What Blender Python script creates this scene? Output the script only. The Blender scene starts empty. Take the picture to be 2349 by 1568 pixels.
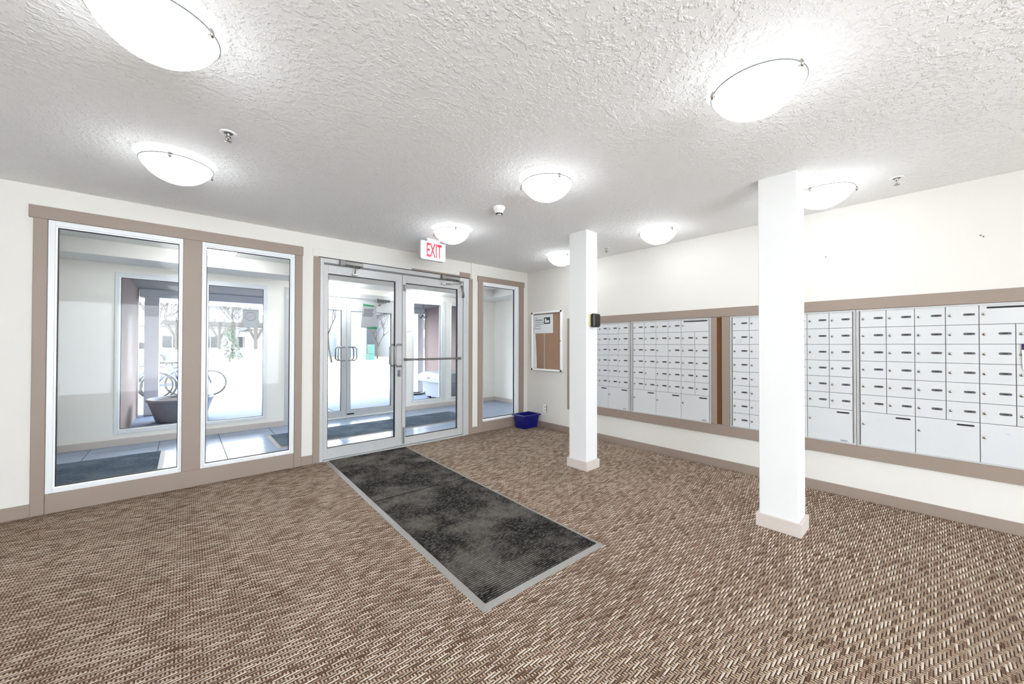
import bpy, bmesh, math, random
from mathutils import Vector, Matrix
random.seed(7)
S = bpy.context.scene
COL = S.collection
R = math.radians

# ------------------------------------------------------------------ camera
cam_d = bpy.data.cameras.new('camera')
cam_d.sensor_fit = 'HORIZONTAL'; cam_d.sensor_width = 36.0; cam_d.lens = 13.1096
cam_d.clip_start = 0.02; cam_d.clip_end = 400
cam = bpy.data.objects.new('camera', cam_d); COL.objects.link(cam)
rot = Matrix.Rotation(R(-41.3681), 4, 'Z') @ Matrix.Rotation(R(90 + 0.540), 4, 'X') @ Matrix.Rotation(R(0.1145), 4, 'Z')
cam.matrix_world = Matrix.Translation((0, 0, 1.2614)) @ rot
S.camera = cam

# ------------------------------------------------------------------ world, sun, exposure
W = bpy.data.worlds.new('sky'); S.world = W; W.use_nodes = True
wt = W.node_tree; wt.nodes.clear()
wo = wt.nodes.new('ShaderNodeOutputWorld'); wb = wt.nodes.new('ShaderNodeBackground')
wb.inputs[0].default_value = (0.87, 0.93, 1.0, 1); wb.inputs[1].default_value = 5.2
wt.links.new(wb.outputs[0], wo.inputs[0])
sd = bpy.data.lights.new('sun', 'SUN'); sd.energy = 3.0; sd.angle = R(0.6); sd.color = (1, .96, .9)
sun = bpy.data.objects.new('sun', sd); COL.objects.link(sun)
sun.rotation_euler = Vector((-0.80, 0.20, -0.75)).to_track_quat('-Z', 'Y').to_euler()
sun.location = (20, 10, 20)
LAMP_STRENGTH = 5.0
S.view_settings.view_transform = 'Standard'; S.view_settings.look = 'None'
S.view_settings.exposure = 1.63; S.view_settings.gamma = 1.0
S.view_settings.use_curve_mapping = False

# ------------------------------------------------------------------ materials
MATS = {}
def srgb(r, g, b):
    f = lambda c: (c / 255 / 12.92) if c / 255 <= .04045 else ((c / 255 + .055) / 1.055) ** 2.4
    return (f(r), f(g), f(b), 1)
class NT:
    """small helper to write node expressions"""
    def __init__(s, name):
        s.m = bpy.data.materials.new(name); s.m.use_nodes = True
        s.t = s.m.node_tree; s.t.nodes.clear()
        s.out = s.t.nodes.new('ShaderNodeOutputMaterial')
    def n(s, typ, **kw):
        x = s.t.nodes.new(typ)
        for k, v in kw.items(): setattr(x, k, v)
        return x
    def put(s, sock, v):
        if isinstance(v, (int, float)): sock.default_value = v
        elif isinstance(v, tuple): sock.default_value = v
        else: s.t.links.new(v, sock)
    def math(s, op, a, b=0.0, c=None):
        x = s.n('ShaderNodeMath', operation=op)
        s.put(x.inputs[0], a); s.put(x.inputs[1], b)
        if c is not None: s.put(x.inputs[2], c)
        return x.outputs[0]
    def mix(s, f, a, b):
        x = s.n('ShaderNodeMix', data_type='RGBA'); s.put(x.inputs[0], f); s.put(x.inputs[6], a); s.put(x.inputs[7], b)
        return x.outputs[2]
    def smooth(s, v, a, b):
        x = s.n('ShaderNodeMapRange', interpolation_type='SMOOTHSTEP'); s.put(x.inputs[0], v)
        x.inputs[1].default_value = a; x.inputs[2].default_value = b
        return x.outputs[0]
    def xyz(s):
        g = s.n('ShaderNodeNewGeometry'); p = s.n('ShaderNodeSeparateXYZ'); s.t.links.new(g.outputs['Position'], p.inputs[0])
        return p.outputs[0], p.outputs[1], p.outputs[2]
    def pos(s): return s.n('ShaderNodeNewGeometry').outputs['Position']
    def vec(s, a, b, c=0.0):
        x = s.n('ShaderNodeCombineXYZ'); s.put(x.inputs[0], a); s.put(x.inputs[1], b); s.put(x.inputs[2], c); return x.outputs[0]
    def noise(s, scale, detail=2.0, vec=None, rough=.5):
        x = s.n('ShaderNodeTexNoise'); x.inputs['Scale'].default_value = scale; x.inputs['Detail'].default_value = detail
        x.inputs['Roughness'].default_value = rough
        s.t.links.new(vec if vec is not None else s.pos(), x.inputs['Vector']); return x.outputs[0]
    def white(s, v):
        x = s.n('ShaderNodeTexWhiteNoise', noise_dimensions='3D'); s.t.links.new(v, x.inputs['Vector']); return x.outputs[0]
    def bump(s, h, dist, strength=1.0):
        x = s.n('ShaderNodeBump'); x.inputs['Strength'].default_value = strength; x.inputs['Distance'].default_value = dist
        s.t.links.new(h, x.inputs['Height']); return x.outputs[0]
    def bsdf(s, col, rough=.5, metal=0.0, normal=None, spec=.5, **kw):
        x = s.n('ShaderNodeBsdfPrincipled'); s.put(x.inputs['Base Color'], col); s.put(x.inputs['Roughness'], rough)
        x.inputs['Metallic'].default_value = metal; x.inputs['Specular IOR Level'].default_value = spec
        if normal is not None: s.t.links.new(normal, x.inputs['Normal'])
        s.t.links.new(x.outputs[0], s.out.inputs[0]); return x

def plain(name, col, rough=.5, metal=0.0, var=0.05, scale=6.0, bump=0.0, bscale=200.0, spec=.5):
    """a simple procedural material: base colour with slight mottling and an optional fine relief"""
    if name in MATS: return MATS[name]
    t = NT(name)
    f = t.noise(scale, 3)
    c = t.mix(f, tuple(x * (1 - var) for x in col[:3]) + (1,), tuple(min(1, x * (1 + var)) for x in col[:3]) + (1,))
    nm = t.bump(t.noise(bscale, 2), bump) if bump else None
    t.bsdf(c, rough, metal, nm, spec)
    MATS[name] = t.m; return t.m

def mat_carpet():
    t = NT('woven_carpet'); x, y, z = t.xyz()
    P, L = 0.0115, 0.084
    wob = t.noise(9, 1)
    yy = t.math('ADD', t.math('DIVIDE', y, P), t.math('MULTIPLY', wob, .3))
    j = t.math('FLOOR', yy); fy = t.math('FRACT', yy)
    rj = t.white(t.vec(j, 3.3))
    u = t.math('ADD', t.math('DIVIDE', x, L), t.math('ADD', t.math('MULTIPLY', j, 0.355), t.math('MULTIPLY', rj, .16)))
    i = t.math('FLOOR', u); fx = t.math('FRACT', u)
    r = t.white(t.vec(i, j, 1.0)); r2 = t.white(t.vec(i, j, 7.0))
    fl = t.math('MULTIPLY', t.smooth(fx, .0, .10), t.math('SUBTRACT', 1.0, t.smooth(fx, .58, .70)))
    c = t.math('SUBTRACT', 1.0, t.math('POWER', t.math('ABSOLUTE', t.math('SUBTRACT', t.math('MULTIPLY', fy, 2.0), 1.0)), 2.0))
    fine = t.noise(260, 2)
    big = t.noise(1.3, 3)
    dark, mid, light = srgb(56, 39, 28), srgb(128, 107, 90), srgb(246, 230, 212)
    strand = t.mix(t.smooth(fy, .26, .55), dark, t.mix(r, srgb(158, 132, 111), light))
    strand = t.mix(t.math('MULTIPLY', t.smooth(r2, .80, .86), .7), strand, srgb(78, 52, 37))
    strand = t.mix(t.math('MULTIPLY', t.smooth(t.math('MULTIPLY', r2, 1.0), .12, .02), .5), strand, srgb(128, 92, 78))
    rib = t.math('SINE', t.math('ADD', t.math('MULTIPLY', x, 6.2832 / .0125), t.math('MULTIPLY', t.noise(60, 2), 3.0)))
    back = t.mix(t.smooth(rib, -.5, .45), srgb(78, 57, 43), srgb(190, 168, 147))
    back = t.mix(t.math('MULTIPLY', t.smooth(fy, .8, 1.0), .6), back, mid)
    col = t.mix(fl, back, strand)
    col = t.mix(t.math('MULTIPLY', fine, .15), col, dark)
    col = t.mix(t.smooth(big, .42, .75), col, t.mix(.16, col, srgb(60, 42, 30)))
    h = t.math('ADD', t.math('MULTIPLY', t.math('MULTIPLY', fl, c), 1.0), t.math('MULTIPLY', fine, .25))
    t.bsdf(col, .95, 0, t.bump(h, .0035), .1)
    return t.m
def mat_ceiling():
    t = NT('stippled_ceiling_paint')
    warp = t.noise(42, 3, None, .55)
    a = t.smooth(warp, .46, .64)
    b = t.noise(120, 2)
    h = t.math('ADD', a, t.math('MULTIPLY', b, .35))
    t.bsdf(srgb(243, 243, 242), .9, 0, t.bump(h, .0024), .2); return t.m
def mat_wall(name, col, bump=.0006):
    t = NT(name)
    h = t.noise(90, 3)
    c = t.mix(t.noise(.9, 3), tuple(x * .985 for x in col[:3]) + (1,), col)
    t.bsdf(c, .75, 0, t.bump(h, bump), .3); return t.m
def mat_mat(name, base, dust):
    t = NT(name); x, y, z = t.xyz()
    d = t.smooth(t.noise(2.6, 6, None, .65), .42, .66)
    st = t.noise(95, 2, t.vec(t.math('MULTIPLY', x, .45), t.math('MULTIPLY', y, 1.2), z))
    sp = t.smooth(st, .42, .68)
    c = t.mix(sp, base, t.mix(.34, base, dust))
    c = t.mix(t.math('MULTIPLY', d, .46), c, dust)
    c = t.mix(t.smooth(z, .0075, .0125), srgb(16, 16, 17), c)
    h = t.noise(230, 2, t.vec(t.math('MULTIPLY', x, .6), y, z))
    t.bsdf(c, .95, 0, t.bump(h, .004), .1); return t.m
def mat_glass(name, tint=(.985, .99, .988, 1)):
    t = NT(name)
    g = t.n('ShaderNodeNewGeometry'); d = t.n('ShaderNodeVectorMath', operation='DOT_PRODUCT')
    t.t.links.new(g.outputs['Normal'], d.inputs[0]); t.t.links.new(g.outputs['Incoming'], d.inputs[1])
    co = t.math('ABSOLUTE', d.outputs['Value'])
    fr = t.math('MULTIPLY_ADD', t.math('POWER', t.math('SUBTRACT', 1.0, co), 5.0), .55, .009)
    tr = t.n('ShaderNodeBsdfTransparent'); tr.inputs[0].default_value = tint
    gl = t.n('ShaderNodeBsdfGlossy'); gl.inputs['Roughness'].default_value = .01
    mx = t.n('ShaderNodeMixShader')
    t.t.links.new(fr, mx.inputs[0]); t.t.links.new(tr.outputs[0], mx.inputs[1]); t.t.links.new(gl.outputs[0], mx.inputs[2])
    t.t.links.new(mx.outputs[0], t.out.inputs[0]); return t.m
def mat_glow(name, strength):
    t = NT(name)
    v = t.noise(9, 4, None, .6)
    e = t.n('ShaderNodeEmission'); t.put(e.inputs[0], t.mix(v, (.90, .95, 1, 1), (.95, .98, 1, 1)))
    g = t.n('ShaderNodeNewGeometry')      # the inside of the bowl glows less than the outside
    k = t.math('SUBTRACT', 1.0, t.math('MULTIPLY', g.outputs['Backfacing'], .68))
    t.put(e.inputs[1], t.math('MULTIPLY', t.math('MULTIPLY', t.math('ADD', .85, t.math('MULTIPLY', v, .3)), strength), k))
    t.t.links.new(e.outputs[0], t.out.inputs[0]); return t.m

M = dict(
    carpet=mat_carpet(), ceiling=mat_ceiling(),
    wall=mat_wall('warm_white_wall_paint', srgb(222, 219, 213)), column=mat_wall('white_column_paint', srgb(226, 226, 225), .0003),
    vest=mat_wall('vestibule_wall_paint', srgb(243, 240, 233)),
    trim=plain('taupe_trim_paint', srgb(148, 132, 121), .5, 0, .03, 3, .0002, 60),
    trim_v=plain('light_taupe_trim_paint', srgb(204, 194, 187), .5, 0, .03, 3),
    slot=plain('brown_fibreboard', srgb(104, 62, 26), .8, 0, .15, 20),
    vinyl=plain('white_vinyl', srgb(225, 228, 230), .35, 0, .02, 4),
    bead=plain('white_glazing_bead', srgb(244, 246, 248), .3, 0, .01, 4),
    black=plain('black_rubber', srgb(14, 14, 15), .6, 0, .1),
    alu=plain('satin_aluminium', srgb(192, 193, 193), .4, .15, .03, 12),
    alu_d=plain('brushed_steel', srgb(128, 127, 124), .35, .8, .06, 30),
    pull=plain('dull_steel_handle', srgb(150, 150, 148), .35, .6, .04, 30),
    chrome=plain('polished_metal', srgb(175, 172, 165), .25, .9, .05),
    box=plain('pale_grey_enamel', srgb(206, 208, 209), .35, 0, .015, 3),
    seam=plain('shadow_grey_steel', srgb(120, 122, 122), .6, .2, .05),
    plate=plain('dark_name_plate', srgb(88, 88, 88), .45, 0, .35, 60),
    dark=plain('near_black_plastic', srgb(26, 23, 20), .4, 0, .1),
    paper=plain('white_paper', srgb(240, 242, 243), .8, 0, .01),
    ink=plain('black_ink', srgb(50, 52, 54), .8, 0, .05),
    cork=plain('tan_cork', srgb(170, 134, 110), .85, 0, .10, 5, .0006, 300),
    blue=plain('dark_blue_plastic', srgb(10, 12, 108), .35, 0, .06),
    matblk=mat_mat('charcoal_ribbed_mat', srgb(38, 36, 34), srgb(142, 136, 128)),
    matv=mat_mat('slate_flat_mat', srgb(78, 92, 108), srgb(128, 140, 152)),
    rubber=plain('grey_rubber_edging', srgb(140, 136, 132), .55, 0, .05, 9),
    tile=plain('sky_tinted_grey_tile', srgb(140, 157, 184), .22, 0, .04, 2.0),  # grey tile with the blue of the sky put into its colour
    grout=plain('dark_grout', srgb(110, 112, 112), .9, 0, .08),
    glass=mat_glass('clear_glass'),
    glow=mat_glow('lit_alabaster_glass', LAMP_STRENGTH),
    glow_v=mat_glow('lit_alabaster_glass_vestibule', LAMP_STRENGTH * 2.8),
    pan=plain('white_fixture_pan', srgb(245, 245, 244), .4, 0, .01),
    red=plain('red_letters', srgb(205, 50, 70), .6, 0, .03),
    green=plain('green_print', srgb(24, 130, 84), .7, 0, .05),
    navy=plain('purple_print', srgb(44, 20, 84), .7, 0, .05),
    yellow=plain('pale_yellow_plastic', srgb(226, 218, 160), .5, 0, .05),
    grey_p=plain('grey_sticker', srgb(198, 202, 206), .7, 0, .02), grey_q=plain('mid_grey_print', srgb(168, 172, 176), .7, 0, .02),
    stucco=mat_wall('mauve_taupe_stucco', srgb(132, 116, 114), .002), stucco_l=mat_wall('pale_trim_boards', srgb(236, 238, 238), .0005),
    conc=plain('pale_concrete', srgb(128, 132, 138), .9, 0, .05, 1.5, .001, 60),
    asph=plain('dusty_asphalt', srgb(112, 110, 106), .95, 0, .06, .8, .002, 90),
    stone=plain('grey_cast_stone', srgb(160, 166, 176), .85, 0, .25, 6, .002, 40),
    soil=plain('dark_soil', srgb(70, 56, 44), .95, 0, .2, 30),
    wood=plain('weathered_pergola_wood', srgb(48, 42, 38), .8, 0, .1, 5),
    roof=plain('grey_shingle', srgb(48, 48, 52), .9, 0, .15, 8), siding=plain('white_siding', srgb(112, 115, 120), .7, 0, .03),
    siding_b=plain('pale_blue_siding', srgb(100, 114, 134), .7, 0, .03),
    win=plain('dark_window_glass', srgb(16, 18, 22), .15, 0, .1),
    bark=plain('grey_bark', srgb(52, 46, 42), .9, 0, .15, 20), needle=plain('dull_green_needles', srgb(34, 50, 30), .9, 0, .25, 10),
    teal=plain('teal_painted_steel', srgb(24, 72, 68), .5, 0, .04),
    car=plain('silver_car_paint', srgb(78, 84, 94), .3, .3, .02), tyre=plain('tyre_rubber', srgb(40, 42, 46), .8, 0, .1),
    bike_a=plain('dark_teal_bike_paint', srgb(40, 70, 92), .4, .2, .05), bike_b=plain('violet_bike_paint', srgb(96, 84, 130), .4, .2, .05),
    binw=plain('white_bin_plastic', srgb(164, 170, 178), .5, 0, .03), grass=plain('dry_verge_grass', srgb(140, 134, 110), .95, 0, .15, 3, .004, 30),
)

# ------------------------------------------------------------------ mesh builder
class MB:
    def __init__(s): s.v = []; s.f = []; s.mi = []; s.sm = []
    def _add(s, vs, fs, mi=0, sm=False):
        b = len(s.v); s.v += [tuple(v) for v in vs]
        for f in fs: s.f.append(tuple(b + i for i in f)); s.mi.append(mi); s.sm.append(sm)
        return s
    def box(s, x0, x1, y0, y1, z0, z1, mi=0, ch=0.0):
        if x0 > x1: x0, x1 = x1, x0
        if y0 > y1: y0, y1 = y1, y0
        if z0 > z1: z0, z1 = z1, z0
        if ch > 0:
            bm = bmesh.new(); bmesh.ops.create_cube(bm, size=1.0)
            for v in bm.verts:
                v.co = Vector((x0 + (v.co.x + .5) * (x1 - x0), y0 + (v.co.y + .5) * (y1 - y0), z0 + (v.co.z + .5) * (z1 - z0)))
            bmesh.ops.bevel(bm, geom=bm.edges[:], offset=ch, segments=1, affect='EDGES')
            bm.verts.index_update()
            s._add([v.co[:] for v in bm.verts], [[v.index for v in f.verts] for f in bm.faces], mi); bm.free(); return s
        return s._add([(x0, y0, z0), (x1, y0, z0), (x1, y1, z0), (x0, y1, z0), (x0, y0, z1), (x1, y0, z1), (x1, y1, z1), (x0, y1, z1)],
                      [(0, 3, 2, 1), (4, 5, 6, 7), (0, 1, 5, 4), (1, 2, 6, 5), (2, 3, 7, 6), (3, 0, 4, 7)], mi)
    def ring_y(s, x0, x1, z0, z1, w, y0, y1, mi=0, ch=0.0, wb=None, wt=None):
        """rectangular frame in the xz plane; y0..y1 thick, w wide"""
        wb = w if wb is None else wb; wt = w if wt is None else wt
        s.box(x0, x0 + w, y0, y1, z0, z1, mi, ch); s.box(x1 - w, x1, y0, y1, z0, z1, mi, ch)
        s.box(x0 + w, x1 - w, y0, y1, z0, z0 + wb, mi, ch); s.box(x0 + w, x1 - w, y0, y1, z1 - wt, z1, mi, ch); return s
    def ring_x(s, y0, y1, z0, z1, w, x0, x1, mi=0, ch=0.0):
        s.box(x0, x1, y0, y0 + w, z0, z1, mi, ch); s.box(x0, x1, y1 - w, y1, z0, z1, mi, ch)
        s.box(x0, x1, y0 + w, y1 - w, z0, z0 + w, mi, ch); s.box(x0, x1, y0 + w, y1 - w, z1 - w, z1, mi, ch); return s
    def prism(s, pts, axis, a, b, mi=0):
        """extrude a 2-D outline along an axis ('x','y','z') from a to b"""
        def P(p, t): return {'x': (t, p[0], p[1]), 'y': (p[0], t, p[1]), 'z': (p[0], p[1], t)}[axis]
        n = len(pts)
        vs = [P(p, a) for p in pts] + [P(p, b) for p in pts]
        fs = [tuple(range(n))[::-1], tuple(range(n, 2 * n))] + [(i, (i + 1) % n, n + (i + 1) % n, n + i) for i in range(n)]
        return s._add(vs, fs, mi)
    def lathe(s, c, prof, n=24, axis='z', mi=0, sm=True):
        """prof: list of (radius, height) along the axis from centre c"""
        vs = []; rows = []
        for r, h in prof:
            row = []
            if r < 1e-6:
                row = [len(vs)] * n; vs.append((0, 0, h))
            else:
                for k in range(n):
                    a = 2 * math.pi * k / n; row.append(len(vs)); vs.append((r * math.cos(a), r * math.sin(a), h))
            rows.append(row)
        T = {'z': lambda p: (c[0] + p[0], c[1] + p[1], c[2] + p[2]), 'y': lambda p: (c[0] + p[0], c[1] + p[2], c[2] + p[1]), 'x': lambda p: (c[0] + p[2], c[1] + p[0], c[2] + p[1])}[axis]
        fs = []
        for a, b in zip(rows[:-1], rows[1:]):
            for k in range(n):
                q = (a[k], a[(k + 1) % n], b[(k + 1) % n], b[k])
                u = []
                for i in q:
                    if i not in u: u.append(i)
                if len(u) >= 3: fs.append(tuple(u))
        return s._add([T(p) for p in vs], fs, mi, sm)
    def cyl(s, c, r, h, axis='z', n=16, mi=0):
        return s.lathe(c, [(0, 0), (r, 0), (r, h), (0, h)], n, axis, mi, False)
    def tube(s, pts, r, n=8, mi=0, radii=None, closed=False):
        pts = [Vector(p) for p in pts]; m = len(pts); vs = []
        up = Vector((0, 0, 1)); prev = None
        for i, p in enumerate(pts):
            a = pts[(i - 1) % m] if (closed or i > 0) else p; b = pts[(i + 1) % m] if (closed or i < m - 1) else p
            d = (b - a).normalized()
            if prev is None:
                q = d.cross(up); q = q if q.length > 1e-3 else d.cross(Vector((1, 0, 0)))
            else: q = prev - d * prev.dot(d)
            q.normalize(); prev = q; w = d.cross(q)
            rr = radii[i] if radii else r
            for k in range(n):
                t = 2 * math.pi * k / n; vs.append(p + q * (rr * math.cos(t)) + w * (rr * math.sin(t)))
        fs = []
        for i in range(m if closed else m - 1):
            for k in range(n):
                j = (i + 1) % m
                fs.append((i * n + k, i * n + (k + 1) % n, j * n + (k + 1) % n, j * n + k))
        if not closed: fs += [tuple(range(n))[::-1], tuple(range((m - 1) * n, m * n))]
        return s._add(vs, fs, mi, True)
    def xf(s, mat): s.v = [tuple(mat @ Vector(v)) for v in s.v]; return s
    def mesh(s, name, mats, off=(0, 0, 0)):
        me = bpy.data.meshes.new(name)
        me.from_pydata([(v[0] - off[0], v[1] - off[1], v[2] - off[2]) for v in s.v], [], s.f)
        for m in (mats if isinstance(mats, (list, tuple)) else [mats]): me.materials.append(m)
        me.polygons.foreach_set('material_index', s.mi); me.polygons.foreach_set('use_smooth', s.sm)
        bm = bmesh.new(); bm.from_mesh(me); bmesh.ops.recalc_face_normals(bm, faces=bm.faces); bm.to_mesh(me); bm.free()
        me.update(); return me
    def build(s, name, mats, parent=None, at=None):
        off = WL(parent) if parent is not None else Vector(at or (0, 0, 0))
        o = bpy.data.objects.new(name, s.mesh(name, mats, off)); COL.objects.link(o)
        if parent is not None: o.parent = parent
        else: o.location = off
        return o
def WL(o):
    p = Vector((0, 0, 0))
    while o is not None: p += o.location; o = o.parent
    return p
def empty(name, loc=(0, 0, 0), parent=None):
    o = bpy.data.objects.new(name, None); COL.objects.link(o); o.location = loc; o.empty_display_size = .1
    if parent is not None: o.parent = parent; o.location = Vector(loc) - WL(parent)
    return o
def tag(o, label, cat, group=None):
    o['label'] = label; o['category'] = cat
    if group: o['group'] = group
    return o
def struct(o, label=None):
    o['kind'] = 'structure'
    if label: o['label'] = label
    return o
def copy_tree(o, parent=None):
    c = o.copy(); COL.objects.link(c); c.parent = parent
    for ch in list(o.children): copy_tree(ch, c)
    return c
def text_mb(body, size, depth=0.001, xs=1.0, bold=0.0):
    cu = bpy.data.curves.new('letters', 'FONT'); cu.body = body; cu.size = size; cu.extrude = depth; cu.align_x = 'CENTER'; cu.align_y = 'CENTER'
    cu.resolution_u = 3; cu.offset = bold
    o = bpy.data.objects.new('letters', cu); COL.objects.link(o)
    dg = bpy.context.evaluated_depsgraph_get(); me = bpy.data.meshes.new_from_object(o.evaluated_get(dg))
    m = MB(); m._add([(v.co.x * xs, v.co.y, v.co.z) for v in me.vertices], [tuple(p.vertices) for p in me.polygons])
    bpy.data.objects.remove(o); bpy.data.curves.remove(cu); bpy.data.meshes.remove(me); return m

# ================================================================== ROOM SHELL
XL, XR, YF, YB, H = -2.4, 4.196, -3.6, 4.389, 2.44      # left, right (mail) wall, wall behind camera, window wall
YT = 4.51                                               # far face of the window wall
Y2, Y3 = 6.75, 6.87                                     # vestibule outer wall
VX0, VX1 = -2.4, 5.41
struct(MB().box(XL, XR, YF, YT - .06, -.12, 0).build('floor', M['carpet']), 'brown and beige woven carpet floor of the lobby')
struct(MB().box(XL - .12, XR + .1, YF - .12, YT, H, H + .15).build('ceiling', M['ceiling']), 'white stippled lobby ceiling')
struct(MB().box(XL - .12, XL, YF - .12, YT, 0, H).build('wall_left', M['wall']))
struct(MB().box(XL, -2.3, YF - .12, YF, 0, H).box(2.1, XR, YF - .12, YF, 0, H).box(-2.3, 2.1, YF - .12, YF, 0, .12).box(-2.3, 2.1, YF - .12, YF, 2.25, H).build('wall_front', M['wall']))
struct(MB().box(XR, XR + .1, YF - .12, YB, 0, H).build('wall_right', M['wall']), 'white wall holding the mailboxes')
wb_ = MB()
OP = [(-.775, .868, .14, 2.196), (1.10, 3.036, 0, 2.208), (3.285, 4.03, .14, 2.196)]
x = XL
for (a, b, z0, z1) in OP:
    wb_.box(x, a, YB, YT, 0, H)
    if z0 > 0: wb_.box(a, b, YB, YT, 0, z0)
    wb_.box(a, b, YB, YT, z1, H); x = b
wb_.box(x, VX1 + .12, YB, YT, 0, H)
struct(wb_.build('wall_back', M['wall']), 'white wall with the windows and entrance doors')
wr = bpy.data.objects['wall_right']
for (yy, zz) in ((.628, 2.039), (-.214, 2.042), (-.226, 2.030)): MB().cyl((XR, yy, zz), .005, -.004, 'x', 8).build('wall_screw', M['seam'], wr)
# baseboards: painted taupe boards
struct(MB().box(XL, -.835, YB - .012, YB, 0, .094, 0, .002).box(.929, 1.036, YB - .012, YB, 0, .094, 0, .002).box(3.10, 3.19, YB - .012, YB, 0, .094, 0, .002)
       .box(4.11, XR - .012, YB - .012, YB, 0, .094, 0, .002).build('baseboard_back', M['trim']))
struct(MB().box(XR - .012, XR, YF, YB - .012, 0, .086, 0, .002).build('baseboard_right', M['trim']))
struct(MB().box(XL, XL + .012, YF, YB - .012, 0, .09, 0, .002).build('baseboard_left', M['trim']))

# ------------------------------------------------------------------ window_1 : two tall panes in taupe casing
def glazed(root, x0, x1, z0, z1, gx0, gx1, gz0, gz1, y, vinyl, d=.07):
    """white frame, bead, black gasket and pane; the pane is a sub-part of the frame"""
    m = MB()
    m.box(x0, gx0 - .012, y, y + d, z0, z1, 0, .002); m.box(gx1 + .012, x1, y, y + d, z0, z1, 0, .002)
    m.box(gx0 - .012, gx1 + .012, y, y + d, z0, gz0 - .012, 0, .002); m.box(gx0 - .012, gx1 + .012, y, y + d, gz1 + .012, z1, 0, .002)
    fr = m.build('window_frame', vinyl, root)
    MB().ring_y(gx0 - .012, gx1 + .012, gz0 - .012, gz1 + .012, .010, y + .012, y + .04).build('glazing_bead', M['bead'], fr)
    MB().ring_y(gx0 - .002, gx1 + .002, gz0 - .002, gz1 + .002, .005, y + .015, y + .038).build('gasket', M['black'], fr)
    MB().box(gx0 - .001, gx1 + .001, y + .022, y + .030, gz0 - .001, gz1 + .001).build('glass_pane', M['glass'], fr)
    return fr
w1 = struct(empty('window_1', (0.04, YB, 0)), 'large double window in taupe casing left of the doors')
c = YB - .016
MB().box(-.858, .936, c, YB, 2.197, 2.291, 0, .003).build('head_casing', M['trim'], w1)
MB().box(-.836, -.768, c, YB, 0, 2.197, 0, .003).build('side_casing', M['trim'], w1)
MB().box(.862, .929, c, YB, 0, 2.197, 0, .003).build('side_casing', M['trim'], w1)
MB().box(-.008, .119, c, YB + .11, .146, 2.197, 0, .003).build('mullion_casing', M['trim'], w1)
MB().box(-.767, .861, c, YB, 0, .146, 0, .003).build('sill_board', M['trim'], w1)
glazed(w1, -.767, -.008, .146, 2.196, -.720, -.036, .191, 2.146, YB - .006, M['vinyl'])
glazed(w1, .119, .861, .146, 2.196, .154, .819, .185, 2.148, YB - .006, M['vinyl'])
w7 = struct(empty('window_7', (-.1, YF - .08, 0)), 'wide unseen window added behind the camera for fill daylight')  # unseen window added so daylight fills the room from behind
for k in range(4): glazed(w7, -2.3 + 1.1 * k, -1.2 + 1.1 * k, .12, 2.25, -2.26 + 1.1 * k, -1.24 + 1.1 * k, .16, 2.21, YF - .09, M['vinyl'])
# ------------------------------------------------------------------ window_2 : narrow sidelight right of the doors
w2 = struct(empty('window_2', (3.65, YB, 0)), 'narrow sidelight window in taupe casing by the corner')
MB().box(3.190, 4.121, c, YB, 2.193, 2.273, 0, .003).build('head_casing', M['trim'], w2)
MB().box(3.200, 3.286, c, YB, 0, 2.193, 0, .003).build('side_casing', M['trim'], w2)
MB().box(4.001, 4.106, c, YB, 0, 2.193, 0, .003).build('side_casing', M['trim'], w2)
MB().box(3.286, 4.001, c, YB, 0, .146, 0, .003).build('sill_board', M['trim'], w2)
glazed(w2, 3.286, 4.001, .146, 2.193, 3.306, 3.918, .182, 2.140, YB - .006, M['vinyl'])

# ------------------------------------------------------------------ aluminium door pairs
def d_pull(parent, xs, xg, z0, z1, y, side):
    """D-shaped pull: from the stile at xs, out by side*0.06 and over the glass to xg"""
    yo = y + side * .055; k = .03
    m = MB().tube([(xs, y, z1), (xs, yo - side * .01, z1), (xs + (xg - xs) * .25, yo, z1), (xg + (xs - xg) * .3, yo, z1), (xg, yo, z1 - k), (xg, yo, z0 + k),
                   (xg + (xs - xg) * .3, yo, z0), (xs + (xg - xs) * .25, yo, z0), (xs, yo - side * .01, z0), (xs, y, z0)], .012, 10)
    return m.build('pull_handle', M['pull'], parent)
def leaf(root, x0, x1, z0, z1, gx0, gx1, gz0, gz1, y, d=.045):
    m = MB().box(x0, gx0, y, y + d, z0, z1, 0, .002).box(gx1, x1, y, y + d, z0, z1, 0, .002).box(gx0, gx1, y, y + d, z0, gz0, 0, .002).box(gx0, gx1, y, y + d, gz1, z1, 0, .002)
    lf = m.build('door_leaf', M['alu'], root)
    MB().ring_y(gx0, gx1, gz0, gz1, .006, y + .008, y + d - .008).build('gasket', M['black'], lf)
    MB().box(gx0 + .001, gx1 - .001, y + .019, y + .027, gz0 + .001, gz1 - .001).build('glass_pane', M['glass'], lf)
    return lf
def closer(root, x0, x1, z, y, arm):
    m = MB().box(x0, x1, y - .055, y, z - .02, z + .022, 0, .006).box(x0 - .012, x0 + .045, y - .06, y, z - .03, z + .03, 0, .004).cyl((x0 + .14, y - .03, z - .028), .014, .012, 'z', 12)
    b = m.build('door_closer', M['alu_d'], root)
    MB().tube([arm[0], arm[1]], .008, 6).tube([arm[1], arm[2]], .008, 6).box(arm[2][0] - .03, arm[2][0] + .03, y - .02, y + .01, arm[2][2] - .012, arm[2][2] + .012, 0, .003).build('closer_arm', M['chrome'], b)
    return b
d1 = struct(empty('door_1', (2.04, YB, 0)), 'inner pair of glazed aluminium entrance doors')
MB().box(1.036, 1.100, c, YB, 0, 2.21, 0, .003).build('side_casing', M['trim'], d1)
MB().box(3.038, 3.102, c, YB, 0, 2.21, 0, .003).build('side_casing', M['trim'], d1)
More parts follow.
